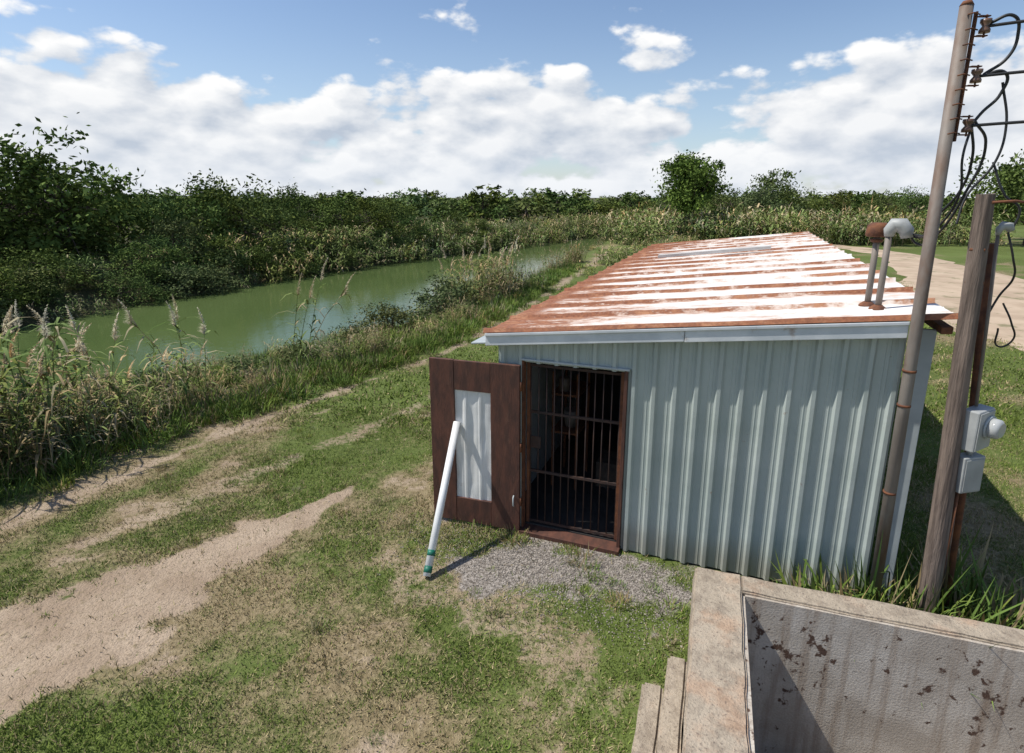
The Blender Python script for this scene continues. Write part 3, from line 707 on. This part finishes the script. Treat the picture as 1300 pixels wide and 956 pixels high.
def rough_box(name,x0,x1,y0,y1,z0,z1,mat,parent,seg=.10,amp=.010,bev=.014,sd=1):
    bm=bmesh.new(); bmesh.ops.create_cube(bm,size=1)
    for v in bm.verts: v.co=Vector((x0+(v.co.x+.5)*(x1-x0),y0+(v.co.y+.5)*(y1-y0),z0+(v.co.z+.5)*(z1-z0)))
    bmesh.ops.bevel(bm,geom=bm.edges[:],offset=bev,segments=2,affect='EDGES')
    for ax,L in ((0,x1-x0),(1,y1-y0),(2,z1-z0)):
        k=int(L/seg)
        for i in range(1,k):
            co=[0,0,0]; no=[0,0,0]; co[ax]=(x0,y0,z0)[ax]+L*i/k; no[ax]=1
            bmesh.ops.bisect_plane(bm,geom=bm.verts[:]+bm.edges[:]+bm.faces[:],plane_co=co,plane_no=no)
    for v in bm.verts:
        v.co+=Vector((float(vnoise(v.co.y,v.co.z,7,sd))-.5,float(vnoise(v.co.x,v.co.z,7,sd+1))-.5,(float(vnoise(v.co.x,v.co.y,5,sd+2))-.5)*.8))*amp*2
    me=bpy.data.meshes.new(name); bm.to_mesh(me); bm.free(); me.materials.append(mat)
    return obj(name,me,parent)
rough_box('side_wall_west',0,.37,-3.6,0,-.1,TZ,M_conc,bas)
rough_box('far_wall',.36,4.9,-.23,-.004,-.1,TZ-.006,M_conc,bas)
rough_box('side_wall_east',4.53,4.9,-3.35,-.232,-.1,TZ,M_conc,bas)
rough_box('near_wall',.372,4.9,-3.6,-3.36,-.1,TZ-.003,M_conc,bas)
box('plaster_far',.40,4.50,-.250,-.215,-.95,TZ-.03,M_plas,bas,0)
box('plaster_west',.365,.396,-3.35,-.25,-.95,TZ-.03,M_plas,bas,0)
box('basin_floor',.372,4.52,-3.35,-.25,-1.0,-.94,M_plas,bas,0)
stp=empty('concrete_steps',(PB[0],PB[1],0),-B)
rough_box('upper_step',-.15,-.008,-2.05,-.83,-.05,.36,M_conc,stp,bev=.02,amp=.006,seg=.05,sd=7); rough_box('lower_step',-.31,-.156,-2.05,-.95,-.05,.18,M_conc,stp,bev=.02,amp=.006,seg=.05,sd=12)

# ------------------------------------------------------------------ poles
sp=empty('steel_utility_pole')
tube('pole_shaft',[(3.30,4.60,-.2),(3.27,4.60,2.5),(3.235,4.60,5.02)],[.048,.046,.043],M_galv,sp,n=20)
tube('pole_cap',[(3.235,4.6,5.02),(3.235,4.6,5.05)],[.045,.028],M_rust,sp,n=20)
for zz in (1.2,2.0,2.3): tube('clamp',[(3.285-.006*zz,4.6,zz),(3.285-.006*zz,4.6,zz+.02)],.051,M_rust,sp,n=20)
box('rack_bar',3.30,3.315,4.58,4.61,4.1,4.98,M_rust,sp)
spz=[4.88,4.55,4.21]
for zz in spz:
    tube('spool_insulator',[(3.37,4.57,zz-.045),(3.37,4.57,zz-.025),(3.37,4.57,zz),(3.37,4.57,zz+.025),(3.37,4.57,zz+.045)],[.035,.036,.018,.036,.035],M_ceram,sp,n=14)
    tube('spool_bolt',[(3.37,4.57,zz-.075),(3.37,4.57,zz+.075)],.007,M_rust,sp,n=8)
    box('spool_bracket_top',3.315,3.39,4.555,4.59,zz+.06,zz+.068,M_rust,sp,0); box('spool_bracket_low',3.315,3.39,4.555,4.59,zz-.068,zz-.06,M_rust,sp,0)
for zz in np.arange(4.15,4.98,.1): tube('rack_tie',[(3.22,4.552,zz),(3.26,4.545,zz+.01),(3.32,4.57,zz+.005)],.005,M_rust,sp,n=6)
pl=empty('power_lines')
wire('line_top',[(3.39,4.57,4.88),(4.6,3.7,4.9),(8,1.0,5.4)],.011,M_black,pl)
wire('line_mid',[(3.39,4.57,4.55),(4.6,3.75,4.58),(8,1.1,5.1)],.011,M_black,pl)
wire('line_low',[(3.39,4.57,4.21),(4.6,3.8,4.26),(8,1.2,4.8)],.011,M_black,pl)
wire('wrap_top',[(3.40,4.57,4.9),(3.5,4.5,4.93),(3.56,4.5,4.8),(3.53,4.52,4.66),(3.42,4.57,4.56)],.011,M_black,pl)
wire('wrap_mid',[(3.40,4.57,4.55),(3.52,4.5,4.56),(3.53,4.52,4.42),(3.45,4.56,4.3),(3.40,4.57,4.22)],.011,M_black,pl)
vhx=P0[0]+3.36*E1[0]+.39*E2[0]; vhy=P0[1]+3.36*E1[1]+.39*E2[1]
wire('drop_a',[(3.40,4.57,4.21),(3.47,4.6,4.0),(3.50,4.7,3.75),(3.45,4.9,3.5),(vhx+.08,vhy-.02,3.36),(vhx,vhy,3.42)],.010,M_black,pl)
wire('drop_b',[(3.42,4.57,4.24),(3.55,4.6,4.1),(3.53,4.7,3.7),(3.50,4.85,3.42),(vhx+.1,vhy-.04,3.30),(vhx+.01,vhy,3.40)],.010,M_black,pl)
wire('drop_c',[(3.40,4.57,4.2),(3.36,4.55,4.0),(3.42,4.6,3.7),(3.40,4.8,3.42),(vhx+.05,vhy,3.38)],.009,M_black,pl)
wire('drop_d',[(3.53,4.52,4.5),(3.6,4.5,4.2),(3.57,4.5,3.95),(3.44,4.55,3.7),(3.38,4.52,3.5)],.009,M_black,pl)
wire('meter_tail_a',[(3.72,4.44,3.44),(3.78,4.42,3.25),(3.84,4.45,3.1),(3.80,4.5,2.95),(3.74,4.5,2.8)],.008,M_black,pl)
wire('meter_tail_b',[(3.57,4.52,3.95),(3.66,4.45,3.7),(3.75,4.42,3.62),(3.74,4.43,3.46)],.008,M_black,pl)
wire('meter_tail_c',[(3.80,4.45,2.9),(3.87,4.42,2.75),(3.93,4.45,2.6),(3.85,4.47,2.55),(3.80,4.45,2.7)],.007,M_black,pl)
wp=empty('wooden_utility_pole')
V,F=lathe_path([(3.70,4.46,-.2),(3.665,4.465,.8),(3.63,4.47,1.6),(3.59,4.48,2.5),(3.56,4.49,3.3),(3.545,4.495,3.72)],[.080,.075,.070,.066,.063,.060],22)
rr=np.random.default_rng(6); V=[Vector(v)+Vector(rr.normal(size=3)*.002) for v in V]
pyobj('shaft',V,F,M_poleWood,wp)
for zz in (.95,3.05,3.3): tube('strap',[(3.70-.042*zz,4.462+.009*zz,zz),(3.70-.042*zz,4.462+.009*zz,zz+.02)],.0775-.004*zz,M_rust,wp,n=20)
tube('top_bracket',[(3.55,4.43,3.66),(3.68,4.38,3.67),(3.80,4.36,3.65)],.01,M_rust,wp,n=8)
ms=empty('electric_meter_post')
tube('rusty_post',[(3.94,4.56,-.1),(3.86,4.56,1.6),(3.70,4.56,3.35)],.030,M_rust,ms)
tube('wood_stub',[(3.88,4.62,-.1),(3.86,4.62,1.35)],[.07,.06],M_poleWood,ms)
tube('conduit',[(3.77,4.47,2.05),(3.72,4.47,2.8),(3.67,4.47,3.44)],.012,M_galv,ms)
tube('conduit_head',[(3.67,4.47,3.42),(3.67,4.465,3.46),(3.69,4.455,3.49),(3.72,4.44,3.485),(3.735,4.43,3.45)],[.016,.024,.034,.034,.022],M_grey,ms)
mb=empty('meter_box'); mb.parent=ms; mb.location=(3.80,4.46,1.87); mb.rotation_euler=(0,math.radians(-2),math.radians(28))
box('enclosure',-.13,.11,-.06,.06,-.18,.17,M_grey,mb,bevel=.012); box('cover_lip',-.12,.10,-.068,-.061,-.165,.155,M_grey,mb,bevel=.003)
tube('meter_ring',[(.03,-.069,.02),(.03,-.085,.02)],[.098,.095],M_trim,mb,n=24)
Mgl,nt,b,tc=newmat('meter_glass'); nt.l(nt.mix(nt.noise(tc,4,2),(.34,.35,.35),(.44,.45,.44)),b.inputs['Base Color']); b.inputs['Roughness'].default_value=.08
tube('meter_dome',[(.03,-.085,.02),(.03,-.14,.02),(.03,-.16,.02)],[.083,.08,.06],Mgl,mb,n=24)
b2=empty('breaker_box'); b2.parent=ms; b2.location=(3.79,4.46,1.47); b2.rotation_euler=(0,math.radians(-2),math.radians(10))
box('enclosure',-.10,.10,-.06,.05,-.16,.16,M_grey,b2,bevel=.01); box('door_panel',-.085,.085,-.067,-.061,-.14,.14,M_grey,b2,bevel=.003)
tube('coupling',[(0,0,.16),(0,0,.24)],.022,M_grey,b2); tube('lower_conduit',[(-.05,0,-.16),(-.06,.02,-1.4)],.014,M_rust,b2)

# ------------------------------------------------------------------ world / sun
L=Vector((.65,-.03,-1)).normalized(); el=math.asin(-L.z)
w=bpy.data.worlds.new('World'); S.world=w; w.use_nodes=True; nt=NT(w.node_tree); nt.t.nodes.clear()
try: w.cycles.sampling_method='NONE'
except Exception: pass
sky=nt.n('ShaderNodeTexSky',sky_type='NISHITA'); sky.sun_disc=False; sky.sun_elevation=el; sky.sun_rotation=math.atan2(-L.x,-L.y)
sky.air_density=1.0; sky.dust_density=.5; sky.ozone_density=1.8
tc=nt.n('ShaderNodeTexCoord').outputs['Generated']; sp_=nt.n('ShaderNodeSeparateXYZ'); nt.l(tc,sp_.inputs[0])
az=nt.m('ARCTAN2',sp_.outputs[0],sp_.outputs[1]); ele=nt.m('ARCSINE',sp_.outputs[2])
def cl_noise(dx,dy,det):
    cb=nt.n('ShaderNodeCombineXYZ'); nt.l(nt.m('ADD',az,dx),cb.inputs[0]); nt.l(nt.m('MULTIPLY',nt.m('ADD',ele,dy),1.9),cb.inputs[1]); cb.inputs[2].default_value=3.7
    v=cb.outputs[0]
    a=nt.noise(v,4.2,det,.56,.0)
    v1=nt.vor(v,13); v2=nt.vor(v,31)
    return nt.m('ADD',a,nt.m('ADD',nt.m('MULTIPLY_ADD',v1,-.18,.08),nt.m('MULTIPLY_ADD',v2,-.07,.03)))
n0=cl_noise(0,0,7); nA=cl_noise(-.014,.020,7)
th1=nt.ss(ele,.085,.235,.30,.61); th2=nt.ss(ele,.235,.45,0,.05)
th=nt.m('ADD',th1,th2)
dens=nt.m('SUBTRACT',n0,th)
msk=nt.ss(dens,0.0,.075)
lit=nt.m('MULTIPLY_ADD',nt.m('SUBTRACT',n0,nA),3.8,.66,clamp=True)
thick=nt.ss(dens,.10,.32,1.0,.83)
br=nt.m('MULTIPLY',lit,thick)
ccol=nt.mix(br,(4.3,4.9,5.8),(8.8,8.8,8.8))
haze=nt.ss(ele,.13,-.01,0,.45)
ccol=nt.mix(haze,ccol,(6.5,7.0,7.7))
skyc=nt.mix(nt.ss(ele,.3,0,0,.35),nt.mix(1.0,sky.outputs[0],(1.12,1.12,1.16),'MULTIPLY'),(4.8,5.9,7.2))
c=nt.mix(msk,skyc,ccol)
bg=nt.n('ShaderNodeBackground'); bg.inputs[1].default_value=.115; nt.l(c,bg.inputs[0])
wo=nt.n('ShaderNodeOutputWorld'); nt.l(bg.outputs[0],wo.inputs[0])
ld=bpy.data.lights.new('sun','SUN'); ld.energy=5.0; ld.angle=math.radians(.53); ld.color=(1,.96,.89)
lo=bpy.data.objects.new('sun',ld); lo.rotation_euler=L.to_track_quat('-Z','Y').to_euler(); lo.location=(-20,0,30); COL.objects.link(lo)

cam=bpy.data.cameras.new('camera'); cam.sensor_width=36; cam.lens=20.5; cam.shift_y=-45/1300; cam.clip_end=6000; cam.clip_start=.05
co=bpy.data.objects.new('camera',cam); co.location=(0,0,3.7); co.rotation_euler=(math.radians(90-13.9),0,0); COL.objects.link(co); S.camera=co
S.view_settings.view_transform='Standard'; S.view_settings.look='None'; S.view_settings.exposure=0
